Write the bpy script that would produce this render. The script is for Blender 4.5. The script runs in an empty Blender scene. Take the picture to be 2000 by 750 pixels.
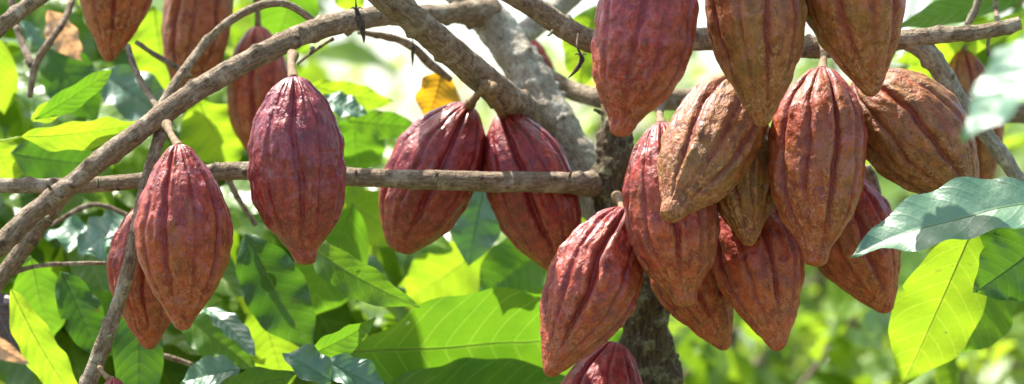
import bpy, math, random
import numpy as np
from mathutils import Vector, Matrix

random.seed(7)
rng = np.random.default_rng(7)
SC = bpy.context.scene
COL = SC.collection
CAMZ = 1.5
K = 36.0 / 85.0 / 2000.0          # metres per photo pixel at one metre


def P(x, y, d):
    return Vector(((x - 1000) * K * d, d, CAMZ - (y - 375) * K * d))


def tag(o, label=None, cat=None, group=None, kind=None):
    if label: o['label'] = label
    if cat: o['category'] = cat
    if group: o['group'] = group
    if kind: o['kind'] = kind
    return o


def empty(name, loc):
    o = bpy.data.objects.new(name, None)
    o.location = loc
    o.empty_display_size = 0.05
    COL.objects.link(o)
    return o


SUN = Vector((-0.36, 0.30, 0.88)).normalized()      # direction to the sun


# ---------------------------------------------------------------- noise
def _hash(ix, iy, iz, seed):
    h = (ix * 374761393 + iy * 668265263 + iz * 2147483647 + seed * 1274126177) & 0xFFFFFFFF
    h = ((h ^ (h >> 13)) * 1274126177) & 0xFFFFFFFF
    h = h ^ (h >> 16)
    return (h & 0xFFFFFF) / float(0xFFFFFF)


def vnoise(p, seed=0):
    """smooth value noise, -1..1, p is (n,3)"""
    p = np.asarray(p, dtype=np.float64)
    i = np.floor(p).astype(np.int64)
    f = p - i
    f = f * f * f * (f * (f * 6 - 15) + 10)
    out = 0
    for dx in (0, 1):
        wx = f[:, 0] if dx else 1 - f[:, 0]
        for dy in (0, 1):
            wy = f[:, 1] if dy else 1 - f[:, 1]
            for dz in (0, 1):
                wz = f[:, 2] if dz else 1 - f[:, 2]
                out = out + _hash(i[:, 0] + dx, i[:, 1] + dy, i[:, 2] + dz, seed) * wx * wy * wz
    return out * 2 - 1


def fbm(p, octs=3, seed=0):
    a, s, t = 1.0, 0, 0
    p = np.array(p, dtype=np.float64)
    for k in range(octs):
        s = s + a * vnoise(p, seed + k * 17)
        t += a
        a *= 0.5
        p = p * 2.03 + 3.1
    return s / t


def smooth(a, b, x):
    t = np.clip((x - a) / (b - a), 0, 1)
    return t * t * (3 - 2 * t)


# ---------------------------------------------------------------- mesh helpers
def mesh_obj(name, verts, faces, mat, parent=None, loc=None, attrs=None, rot=None, shade=True):
    me = bpy.data.meshes.new(name)
    me.from_pydata([tuple(v) for v in verts], [], [tuple(int(i) for i in f) for f in faces])
    if attrs:
        for k, a in attrs.items():
            at = me.attributes.new(k, 'FLOAT', 'POINT')
            at.data.foreach_set('value', np.asarray(a, dtype=np.float32))
    if shade:
        me.polygons.foreach_set('use_smooth', [True] * len(me.polygons))
    me.materials.append(mat)
    me.update()
    o = bpy.data.objects.new(name, me)
    COL.objects.link(o)
    if rot is not None:
        o.rotation_mode = 'QUATERNION'
        o.rotation_quaternion = rot
    if loc is not None: o.location = loc
    if parent is not None:
        o.parent = parent
        # children are given in world space, so undo the parent's transform
        pm = Matrix.LocRotScale(parent.location,
                                parent.rotation_quaternion if parent.rotation_mode == 'QUATERNION' else parent.rotation_euler,
                                parent.scale)
        o.matrix_parent_inverse = pm.inverted()
    return o


def grid_faces(nu, nv, closed):
    """nu rows, nv columns"""
    f = []
    m = nv if closed else nv - 1
    for i in range(nu - 1):
        a = i * nv
        for j in range(m):
            j2 = (j + 1) % nv
            f.append((a + j, a + nv + j, a + nv + j2, a + j2))
    return f


def catmull(pts, n_per):
    pts = [np.array(p, dtype=float) for p in pts]
    ext = [2 * pts[0] - pts[1]] + pts + [2 * pts[-1] - pts[-2]]
    out = []
    for i in range(1, len(ext) - 2):
        p0, p1, p2, p3 = ext[i - 1:i + 3]
        for k in range(n_per):
            t = k / n_per
            out.append(0.5 * ((2 * p1) + (-p0 + p2) * t + (2 * p0 - 5 * p1 + 4 * p2 - p3) * t * t
                              + (-p0 + 3 * p1 - 3 * p2 + p3) * t ** 3))
    out.append(ext[-2])
    return np.array(out)


def tube_arrays(pts4, step=0.003, nseg=22, rough=0.05, seed=0, knots=0, cap=True):
    """pts4: (x,y,z,radius) rows in metres -> verts, faces, attrs"""
    c = catmull(pts4, 12)
    seg = np.linalg.norm(np.diff(c[:, :3], axis=0), axis=1)
    s = np.concatenate([[0], np.cumsum(seg)])
    n = max(4, int(s[-1] / step))
    ss = np.linspace(0, s[-1], n)
    cc = np.stack([np.interp(ss, s, c[:, k]) for k in range(4)], axis=1)
    pos, rad = cc[:, :3], cc[:, 3]
    tan = np.gradient(pos, axis=0)
    tan /= np.linalg.norm(tan, axis=1)[:, None]
    ref = np.array([0, 1.0, 0]) if abs(tan[0][1]) < 0.9 else np.array([1.0, 0, 0])
    N = []
    v = ref
    for t in tan:
        v = v - t * np.dot(v, t)
        v /= np.linalg.norm(v)
        N.append(v.copy())
    N = np.array(N)
    B = np.cross(tan, N)
    th = np.linspace(0, 2 * np.pi, nseg, endpoint=False)
    dirs = N[:, None, :] * np.cos(th)[None, :, None] + B[:, None, :] * np.sin(th)[None, :, None]
    base = pos[:, None, :] + dirs * rad[:, None, None]
    flat = base.reshape(-1, 3)
    R = np.repeat(rad, nseg)
    disp = fbm(flat * 45 + seed * 3.3, 3, seed) * 1.8 * rough * R
    disp += fbm(flat * np.array([220, 220, 220]), 2, seed + 5) * 0.45 * rough * R
    S = np.repeat(ss, nseg)
    T = np.tile(th, n)
    kn = np.zeros(len(S))
    r2 = random.Random(seed + 99)
    for _ in range(knots):
        s0, t0 = r2.uniform(0, ss[-1]), r2.uniform(0, 6.28)
        rr = np.interp(s0, ss, rad)
        dt = np.abs((T - t0 + np.pi) % (2 * np.pi) - np.pi) * rr
        q = np.exp(-((S - s0) ** 2 + dt ** 2) / (0.0042 * r2.uniform(0.7, 1.4)) ** 2)
        kn = np.maximum(kn, q)
        disp += q * rr * r2.uniform(0.16, 0.34)
    flat = flat + dirs.reshape(-1, 3) * disp[:, None]
    faces = grid_faces(n, nseg, True)
    if cap:
        vs = np.concatenate([flat, pos[:1] - tan[:1] * rad[0] * 0.25, pos[-1:] + tan[-1:] * rad[-1] * 0.25])
        a, b = len(flat), len(flat) + 1
        for j in range(nseg):
            faces.append((a, (j + 1) % nseg, j)[::-1])
            faces.append((b, (n - 1) * nseg + j, (n - 1) * nseg + (j + 1) % nseg)[::-1])
        z2 = [0, 0]
        attrs = dict(along=np.concatenate([S, z2]), around=np.concatenate([T * R, z2]), knot=np.concatenate([kn, z2]))
        return vs, faces, attrs
    return flat, faces, dict(along=S, around=T * R, knot=kn)


def px_pts(lst, r_scale=0.5):
    """(px, py, depth, diameter in px) -> metres"""
    out = []
    for x, y, d, w in lst:
        p = P(x, y, d)
        out.append((p.x, p.y, p.z, w * K * d * r_scale * (0.94 if w > 20 else 1)))
    return out


def tube(name, pts, mat, parent=None, **kw):
    v, f, a = tube_arrays(pts, **kw)
    o0 = Vector(pts[0][:3])
    v = v - np.array(o0)
    return mesh_obj(name, v, f, mat, parent=parent, loc=o0, attrs=a)


# ---------------------------------------------------------------- node helpers
class NT:
    def __init__(self, name):
        self.m = bpy.data.materials.new(name)
        self.m.use_nodes = True
        self.t = self.m.node_tree
        self.t.nodes.clear()
        self.out = self.n('ShaderNodeOutputMaterial')

    def n(self, typ, **kw):
        nd = self.t.nodes.new(typ)
        for k, v in kw.items(): setattr(nd, k, v)
        return nd

    def set(self, sock, v):
        if isinstance(v, bpy.types.NodeSocket): self.t.links.new(v, sock)
        elif v is not None:
            if isinstance(v, (tuple, list)) and len(v) == 3 and sock.type == 'RGBA': v = (*v, 1)
            sock.default_value = v

    def math(self, op, a, b=None, c=None, clamp=False):
        nd = self.n('ShaderNodeMath', operation=op, use_clamp=clamp)
        for i, v in enumerate((a, b, c)):
            if v is not None: self.set(nd.inputs[i], v)
        return nd.outputs[0]

    def ramp(self, x, a, b, lo=0.0, hi=1.0):
        nd = self.n('ShaderNodeMapRange', interpolation_type='SMOOTHSTEP')
        for i, v in enumerate((x, a, b, lo, hi)): self.set(nd.inputs[i], v)
        return nd.outputs[0]

    def mix(self, fac, a, b, blend='MIX'):
        nd = self.n('ShaderNodeMix', data_type='RGBA', blend_type=blend)
        self.set(nd.inputs[0], fac)
        self.set(nd.inputs[6], a)
        self.set(nd.inputs[7], b)
        return nd.outputs[2]

    def noise(self, vec, scale, detail=3, rough=0.55, dist=0.0):
        nd = self.n('ShaderNodeTexNoise')
        self.set(nd.inputs['Vector'], vec)
        self.set(nd.inputs['Scale'], scale)
        self.set(nd.inputs['Detail'], detail)
        self.set(nd.inputs['Roughness'], rough)
        self.set(nd.inputs['Distortion'], dist)
        return nd.outputs[0]

    def attr(self, name, typ='GEOMETRY'):
        nd = self.n('ShaderNodeAttribute', attribute_name=name, attribute_type=typ)
        return nd.outputs['Fac']

    def objco(self):
        return self.n('ShaderNodeTexCoord').outputs['Object']

    def mapping(self, vec, scale, loc=None):
        nd = self.n('ShaderNodeMapping')
        self.set(nd.inputs[0], vec)
        nd.inputs['Scale'].default_value = scale
        if loc is not None: self.set(nd.inputs['Location'], loc)
        return nd.outputs[0]

    def bump(self, h, dist, strength=1.0, normal=None):
        nd = self.n('ShaderNodeBump')
        nd.inputs['Distance'].default_value = dist
        nd.inputs['Strength'].default_value = strength
        self.set(nd.inputs['Height'], h)
        if normal is not None: self.set(nd.inputs['Normal'], normal)
        return nd.outputs[0]

    def bsdf(self, **kw):
        nd = self.n('ShaderNodeBsdfPrincipled')
        for k, v in kw.items(): self.set(nd.inputs[k.replace('_', ' ')], v)
        return nd


# ---------------------------------------------------------------- materials
def mat_pod():
    t = NT('pod_skin')
    co = t.objco()
    info = t.n('ShaderNodeObjectInfo')
    sep = t.n('ShaderNodeSeparateColor')
    t.set(sep.inputs[0], info.outputs['Color'])
    brown, shine, lilac = sep.outputs[0], sep.outputs[1], sep.outputs[2]
    rnd = t.math('MULTIPLY', info.outputs['Random'], 40.0)
    off = t.n('ShaderNodeCombineXYZ')
    for i in range(3): t.set(off.inputs[i], rnd)
    co2 = t.n('ShaderNodeVectorMath', operation='ADD')
    t.set(co2.inputs[0], co)
    t.set(co2.inputs[1], off.outputs[0])
    c = co2.outputs[0]
    stretched = t.mapping(c, (1, 1, 0.35))
    furrow, along, wart, scar = t.attr('furrow'), t.attr('along'), t.attr('wart'), t.attr('scar')
    big = t.noise(stretched, 22, 4, 0.6)
    mid = t.noise(c, 75, 4, 0.65, 0.4)
    fine = t.noise(c, 1500, 2, 0.7)
    speck = t.noise(c, 430, 3, 0.72)
    # browning spreads from the tip upward, strongest on brown pods
    bf = t.math('ADD', t.math('MULTIPLY', big, 1.5), t.math('MULTIPLY', along, 0.75))
    bf = t.math('ADD', bf, t.math('MULTIPLY', brown, 1.1))
    bf = t.ramp(bf, 1.05, 2.0)
    crimson = t.mix(t.ramp(mid, 0.36, 0.66), (0.170, 0.004, 0.010), (0.420, 0.020, 0.012))
    tan = t.mix(t.ramp(mid, 0.34, 0.66), (0.200, 0.022, 0.007), (0.440, 0.082, 0.014))
    drab = t.mix(t.ramp(mid, 0.34, 0.66), (0.130, 0.038, 0.010), (0.330, 0.118, 0.026))
    tan = t.mix(t.ramp(brown, 0.6, 0.95), tan, drab)
    col = t.mix(bf, crimson, tan)
    col = t.mix(t.math('MULTIPLY', shine, t.math('SUBTRACT', 1.0, bf, clamp=True)), col, t.mix(0.55, col, (0.085, 0.002, 0.016)))
    # streaks running down the skin
    st = t.noise(t.mapping(c, (1, 1, 0.10)), 150, 3, 0.6)
    col = t.mix(t.math('MULTIPLY', t.ramp(st, 0.52, 0.66), 0.38), col, (0.40, 0.042, 0.020))
    col = t.mix(t.math('MULTIPLY', t.ramp(st, 0.46, 0.34), 0.35), col, (0.130, 0.018, 0.015))
    # olive patches on the brown pods
    ol = t.math('MULTIPLY', t.ramp(t.noise(stretched, 20, 3, 0.6, 0.6), 0.47, 0.62), brown)
    col = t.mix(t.math('MULTIPLY', ol, 0.5), col, (0.200, 0.125, 0.022))
    # grey lilac bloom blotches
    lb = t.ramp(t.noise(c, 75, 3, 0.55, 0.8), 0.54, 0.66)
    col = t.mix(t.math('MULTIPLY', t.math('MULTIPLY', lb, lilac), 0.55), col, (0.240, 0.090, 0.135))
    # furrows stay wine red
    col = t.mix(t.math('MULTIPLY', furrow, 0.75), col, (0.150, 0.004, 0.012))
    # corky scars, a broken net of raised threads
    rn = t.noise(t.mapping(c, (1, 1, 0.6)), 120, 3, 0.6, 0.9)
    thread = t.ramp(t.math('ABSOLUTE', t.math('SUBTRACT', rn, 0.5)), 0.070, 0.018)
    sc = t.math('MULTIPLY', scar, t.math('MULTIPLY', thread, t.ramp(t.noise(c, 50, 2, 0.5), 0.30, 0.52)))
    sc = t.math('MULTIPLY', sc, t.math('ADD', 0.30, t.math('MULTIPLY', brown, 0.7)))
    col = t.mix(t.math('MULTIPLY', sc, 0.66), col, (0.52, 0.235, 0.095))
    # grains and dark pits
    col = t.mix(t.math('MULTIPLY', t.ramp(speck, 0.56, 0.70), 0.32), col, (0.46, 0.150, 0.075))
    col = t.mix(t.math('MULTIPLY', t.ramp(speck, 0.45, 0.32), 0.45), col, (0.055, 0.010, 0.010))
    dk = t.ramp(t.noise(c, 110, 2, 0.5), 0.68, 0.74)
    col = t.mix(t.math('MULTIPLY', dk, 0.6), col, (0.05, 0.02, 0.015))
    rough = t.math('ADD', t.math('MULTIPLY', shine, -0.16), 0.50)
    rough = t.math('ADD', rough, t.math('MULTIPLY', t.math('SUBTRACT', mid, 0.5), 0.28))
    rough = t.math('ADD', rough, t.math('MULTIPLY', sc, 0.2))
    h = t.math('ADD', t.math('MULTIPLY', speck, 0.6), t.math('MULTIPLY', fine, 0.20))
    nrm = t.bump(h, 0.0014, 0.7)
    nrm = t.bump(t.math('ABSOLUTE', t.math('SUBTRACT', t.noise(t.mapping(c, (1, 1, 0.45)), 100, 3, 0.6, 0.7), 0.5)), 0.0065, 0.5, nrm)
    nrm = t.bump(mid, 0.0026, 0.6, nrm)
    nrm = t.bump(sc, 0.0012, 0.8, nrm)
    b = t.bsdf(Base_Color=col, Roughness=rough, Normal=nrm)
    b.inputs['Specular IOR Level'].default_value = 0.34
    b.inputs['Subsurface Weight'].default_value = 0.0
    t.set(b.inputs['Coat Weight'], t.math('ADD', 0.12, t.math('MULTIPLY', shine, 0.30)))
    b.inputs['Coat Roughness'].default_value = 0.22
    t.set(t.out.inputs[0], b.outputs[0])
    return t.m


def mat_bark(name, c1, c2, c3, lichen=0.5, scale=1.0, crack=0.6):
    t = NT(name)
    co = t.objco()
    al, ar, kn = t.attr('along'), t.attr('around'), t.attr('knot')
    cx = t.n('ShaderNodeCombineXYZ')
    t.set(cx.inputs[0], t.math('MULTIPLY', al, 0.22))
    t.set(cx.inputs[1], ar)
    strip = t.noise(cx.outputs[0], 400 * scale, 4, 0.65, 0.5)       # fibres along the branch
    cy = t.n('ShaderNodeCombineXYZ')
    t.set(cy.inputs[0], al)
    t.set(cy.inputs[1], t.math('MULTIPLY', ar, 0.25))
    ring = t.noise(cy.outputs[0], 260 * scale, 3, 0.6, 0.3)         # rings across it
    big = t.noise(co, 40, 4, 0.6)
    fine = t.noise(co, 480, 3, 0.7)
    col = t.mix(t.ramp(strip, 0.35, 0.65), c1, c2)
    col = t.mix(t.math('MULTIPLY', t.ramp(t.math('ADD', t.math('MULTIPLY', big, 0.6), t.math('MULTIPLY', t.noise(co, 110, 3, 0.65), 0.4)), 0.54 - 0.08 * lichen, 0.64), lichen), col, c3)
    dark = t.math('MULTIPLY', t.ramp(ring, 0.42, 0.30), crack)
    col = t.mix(dark, col, (0.035, 0.025, 0.018))
    col = t.mix(t.math('MULTIPLY', t.ramp(fine, 0.62, 0.75), 0.45), col, (0.50, 0.44, 0.35))
    col = t.mix(t.math('MULTIPLY', t.ramp(t.noise(co, 130, 3, 0.7), 0.60, 0.72), 0.6), col, (0.045, 0.03, 0.02))
    col = t.mix(t.math('MULTIPLY', t.ramp(kn, 0.35, 0.9), 0.7), col, (0.06, 0.035, 0.022))
    h = t.math('ADD', t.math('MULTIPLY', strip, 0.7), t.math('MULTIPLY', ring, 0.5))
    h = t.math('ADD', h, t.math('MULTIPLY', fine, 0.35))
    nrm = t.bump(h, 0.0050, 0.9)
    nrm = t.bump(t.noise(co, 90, 3, 0.6), 0.006, 0.8, nrm)
    b = t.bsdf(Base_Color=col, Roughness=0.85, Normal=nrm)
    b.inputs['Specular IOR Level'].default_value = 0.25
    t.set(t.out.inputs[0], b.outputs[0])
    return t.m


def mat_leaf(name, top_a, top_b, thru, trans, rough=0.38, vein=(0.30, 0.42, 0.08), spec=0.5, spots=0.4, tone=False, veinamt=0.42):
    t = NT(name)
    co = t.objco()
    info = t.n('ShaderNodeObjectInfo')
    rnd = t.math('MULTIPLY', info.outputs['Random'], 30.0)
    off = t.n('ShaderNodeCombineXYZ')
    for i in range(3): t.set(off.inputs[i], rnd)
    ad = t.n('ShaderNodeVectorMath', operation='ADD')
    t.set(ad.inputs[0], co)
    t.set(ad.inputs[1], off.outputs[0])
    c = ad.outputs[0]
    ph, mid = t.attr('vphase'), t.attr('mid')
    fr = t.math('PINGPONG', ph, 0.5)                      # 0 on a lateral vein
    vein_m = t.ramp(fr, 0.060, 0.016)
    rib_m = t.ramp(mid, 0.05, 0.018)
    vm = t.math('MAXIMUM', vein_m, rib_m)
    net = t.n('ShaderNodeTexVoronoi', feature='DISTANCE_TO_EDGE')
    t.set(net.inputs['Vector'], c)
    net.inputs['Scale'].default_value = 190
    netm = t.ramp(net.outputs['Distance'], 0.10, 0.02)
    big = t.noise(c, 14, 3, 0.55)
    f = t.ramp(big, 0.35, 0.65)
    if tone:
        f = t.math('ADD', t.math('MULTIPLY', f, 0.35), t.math('MULTIPLY', t.attr('tone'), 0.75), clamp=True)
    col = t.mix(f, top_a, top_b)
    col = t.mix(t.math('MULTIPLY', netm, 0.16), col, vein)
    col = t.mix(t.math('MULTIPLY', vm, veinamt), col, vein)
    sp = t.ramp(t.noise(c, 90, 3, 0.6), 0.66, 0.73)
    col = t.mix(t.math('MULTIPLY', sp, spots), col, (0.16, 0.09, 0.03))
    thc = t.mix(t.math('MULTIPLY', vm, 0.55), thru, (thru[0] * 1.5 + 0.05, thru[1] * 1.25 + 0.05, thru[2] + 0.03))
    thc = t.mix(t.math('MULTIPLY', t.ramp(big, 0.62, 0.38), 0.35), thc, (thru[0] * 0.5, thru[1] * 0.72, thru[2] * 0.8))
    thc = t.mix(t.math('MULTIPLY', netm, 0.22), thc, (thru[0] * 0.5, thru[1] * 0.65, thru[2] * 0.5))
    if tone:
        thc = t.mix(t.math('MULTIPLY', t.math('SUBTRACT', 1.0, t.attr('tone')), 0.75), thc, (0.10, 0.23, 0.008))
    thc = t.mix(t.math('MULTIPLY', sp, spots), thc, (0.12, 0.08, 0.02))
    # blade quilted between the veins
    h = t.math('POWER', t.math('MULTIPLY', fr, 2.0), 0.7)
    nrm = t.bump(h, 0.0013, 0.5)
    nrm = t.bump(t.noise(c, 130, 3, 0.6), 0.0012, 0.6, nrm)
    b = t.bsdf(Base_Color=col, Roughness=rough, Normal=nrm)
    b.inputs['Specular IOR Level'].default_value = spec
    tr = t.n('ShaderNodeBsdfTranslucent')
    t.set(tr.inputs[0], thc)
    t.set(tr.inputs[1], nrm)
    mx = t.n('ShaderNodeMixShader')
    mx.inputs[0].default_value = trans
    t.set(mx.inputs[1], b.outputs[0])
    t.set(mx.inputs[2], tr.outputs[0])
    t.set(t.out.inputs[0], mx.outputs[0])
    return t.m


def mat_plain(name, a, b_, scale=60, rough=0.7, bump=0.001, spec=0.4):
    t = NT(name)
    co = t.objco()
    n1 = t.noise(co, scale, 4, 0.65)
    col = t.mix(t.ramp(n1, 0.35, 0.65), a, b_)
    nrm = t.bump(t.noise(co, scale * 5, 3, 0.7), bump, 0.8)
    b = t.bsdf(Base_Color=col, Roughness=rough, Normal=nrm)
    b.inputs['Specular IOR Level'].default_value = spec
    t.set(t.out.inputs[0], b.outputs[0])
    return t.m


M = {}
M['pod'] = mat_pod()
M['bark'] = mat_bark('brown_bark', (0.135, 0.092, 0.056), (0.285, 0.215, 0.142), (0.42, 0.36, 0.27), 0.8)
M['bark_grey'] = mat_bark('grey_bark', (0.215, 0.178, 0.130), (0.35, 0.315, 0.245), (0.52, 0.49, 0.405), 1.0, crack=0.4)
M['bark_trunk'] = mat_bark('trunk_bark', (0.040, 0.026, 0.015), (0.120, 0.090, 0.045), (0.34, 0.36, 0.20), 0.7, scale=0.6, crack=0.8)
M['bark_far'] = mat_plain('far_bark', (0.10, 0.07, 0.045), (0.24, 0.19, 0.13), 25, 0.9, 0.004)
M['stalk'] = mat_plain('pod_stalk', (0.13, 0.075, 0.035), (0.25, 0.165, 0.08), 160, 0.75, 0.0012)
M['dry'] = mat_plain('withered_skin', (0.025, 0.018, 0.014), (0.12, 0.08, 0.055), 200, 0.85, 0.002)
def mat_rib(name='leaf_rib', c1=(0.24, 0.33, 0.06), c2=(0.50, 0.62, 0.06)):
    t = NT(name)
    d = t.bsdf(Base_Color=c1, Roughness=.5)
    tr = t.n('ShaderNodeBsdfTranslucent')
    t.set(tr.inputs[0], c2)
    mx = t.n('ShaderNodeMixShader')
    mx.inputs[0].default_value = .6
    t.set(mx.inputs[1], d.outputs[0])
    t.set(mx.inputs[2], tr.outputs[0])
    t.set(t.out.inputs[0], mx.outputs[0])
    return t.m


M['rib'] = mat_rib()
M['rib_dark'] = mat_rib('dark_leaf_rib', (0.14, 0.22, 0.08), (0.30, 0.45, 0.08))
M['rib_brown'] = mat_plain('dead_leaf_rib', (0.10, 0.07, 0.05), (0.18, 0.13, 0.08), 80, 0.7, 0.0004)

M['bright'] = mat_leaf('young_leaf', (0.115, 0.215, 0.020), (0.19, 0.29, 0.028), (0.27, 0.40, 0.014), 0.60, 0.45)
M['mid'] = mat_leaf('green_leaf', (0.050, 0.135, 0.022), (0.090, 0.190, 0.026), (0.140, 0.300, 0.010), 0.46, 0.36)
M['dark'] = mat_leaf('mature_leaf', (0.026, 0.078, 0.016), (0.055, 0.125, 0.020), (0.095, 0.235, 0.010), 0.36, 0.32, vein=(0.10, 0.20, 0.07))
M['teal'] = mat_leaf('waxy_leaf', (0.062, 0.155, 0.090), (0.105, 0.225, 0.130), (0.090, 0.250, 0.030), 0.22, 0.42, vein=(0.16, 0.26, 0.12), spec=1.0, veinamt=0.3)
M['yellow'] = mat_leaf('yellowed_leaf', (0.50, 0.27, 0.025), (0.60, 0.38, 0.03), (0.55, 0.27, 0.01), 0.55, 0.5, vein=(0.55, 0.4, 0.08), spots=0.5)
M['dead'] = mat_leaf('dead_leaf', (0.045, 0.030, 0.034), (0.11, 0.075, 0.07), (0.07, 0.035, 0.03), 0.15, 0.5, vein=(0.13, 0.10, 0.09))
M['straw'] = mat_leaf('straw_leaf', (0.42, 0.24, 0.14), (0.55, 0.38, 0.25), (0.65, 0.33, 0.15), 0.45, 0.5, vein=(0.5, 0.4, 0.3))
M['foliage'] = mat_leaf('shrub_leaves', (0.036, 0.100, 0.016), (0.135, 0.24, 0.024), (0.28, 0.42, 0.016), 0.50, 0.33, tone=True)
M['far_foliage'] = mat_leaf('far_leaves', (0.060, 0.150, 0.045), (0.18, 0.28, 0.055), (0.42, 0.54, 0.030), 0.55, 0.33, tone=True, veinamt=0.2)

# ---------------------------------------------------------------- pod
PROFILES = {
    'point': [(0, 0), (.006, .14), (.02, .25), (.05, .38), (.10, .55), (.18, .75), (.28, .90), (.38, .99), (.46, 1), (.56, .95), (.66, .83),
              (.76, .645), (.84, .47), (.90, .335), (.945, .235), (.98, .15), (.995, .07), (1, 0)],
    'nipple': [(0, 0), (.006, .14), (.02, .26), (.05, .40), (.10, .57), (.18, .77), (.28, .92), (.38, .99), (.46, 1), (.56, .98), (.66, .90),
               (.76, .74), (.83, .55), (.88, .39), (.92, .29), (.955, .25), (.985, .19), (.996, .09), (1, 0)],
    'blunt': [(0, 0), (.006, .14), (.02, .24), (.05, .37), (.10, .54), (.18, .74), (.30, .92), (.42, 1), (.52, 1), (.64, .95), (.75, .83),
              (.84, .66), (.91, .48), (.95, .37), (.98, .26), (.995, .12), (1, 0)],
}


def pchip(xs, ys, x):
    xs, ys = np.array(xs, float), np.array(ys, float)
    h = np.diff(xs)
    d = np.diff(ys) / h
    m = np.zeros(len(xs))
    for i in range(1, len(xs) - 1):
        if d[i - 1] * d[i] > 0:
            w1, w2 = 2 * h[i] + h[i - 1], h[i] + 2 * h[i - 1]
            m[i] = (w1 + w2) / (w1 / d[i - 1] + w2 / d[i])
    m[0], m[-1] = d[0], d[-1]
    k = np.clip(np.searchsorted(xs, x) - 1, 0, len(h) - 1)
    t = (x - xs[k]) / h[k]
    h00, h10, h01, h11 = 2 * t**3 - 3 * t**2 + 1, t**3 - 2 * t**2 + t, -2 * t**3 + 3 * t**2, t**3 - t**2
    return h00 * ys[k] + h10 * h[k] * m[k] + h01 * ys[k + 1] + h11 * h[k] * m[k + 1]


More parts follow.
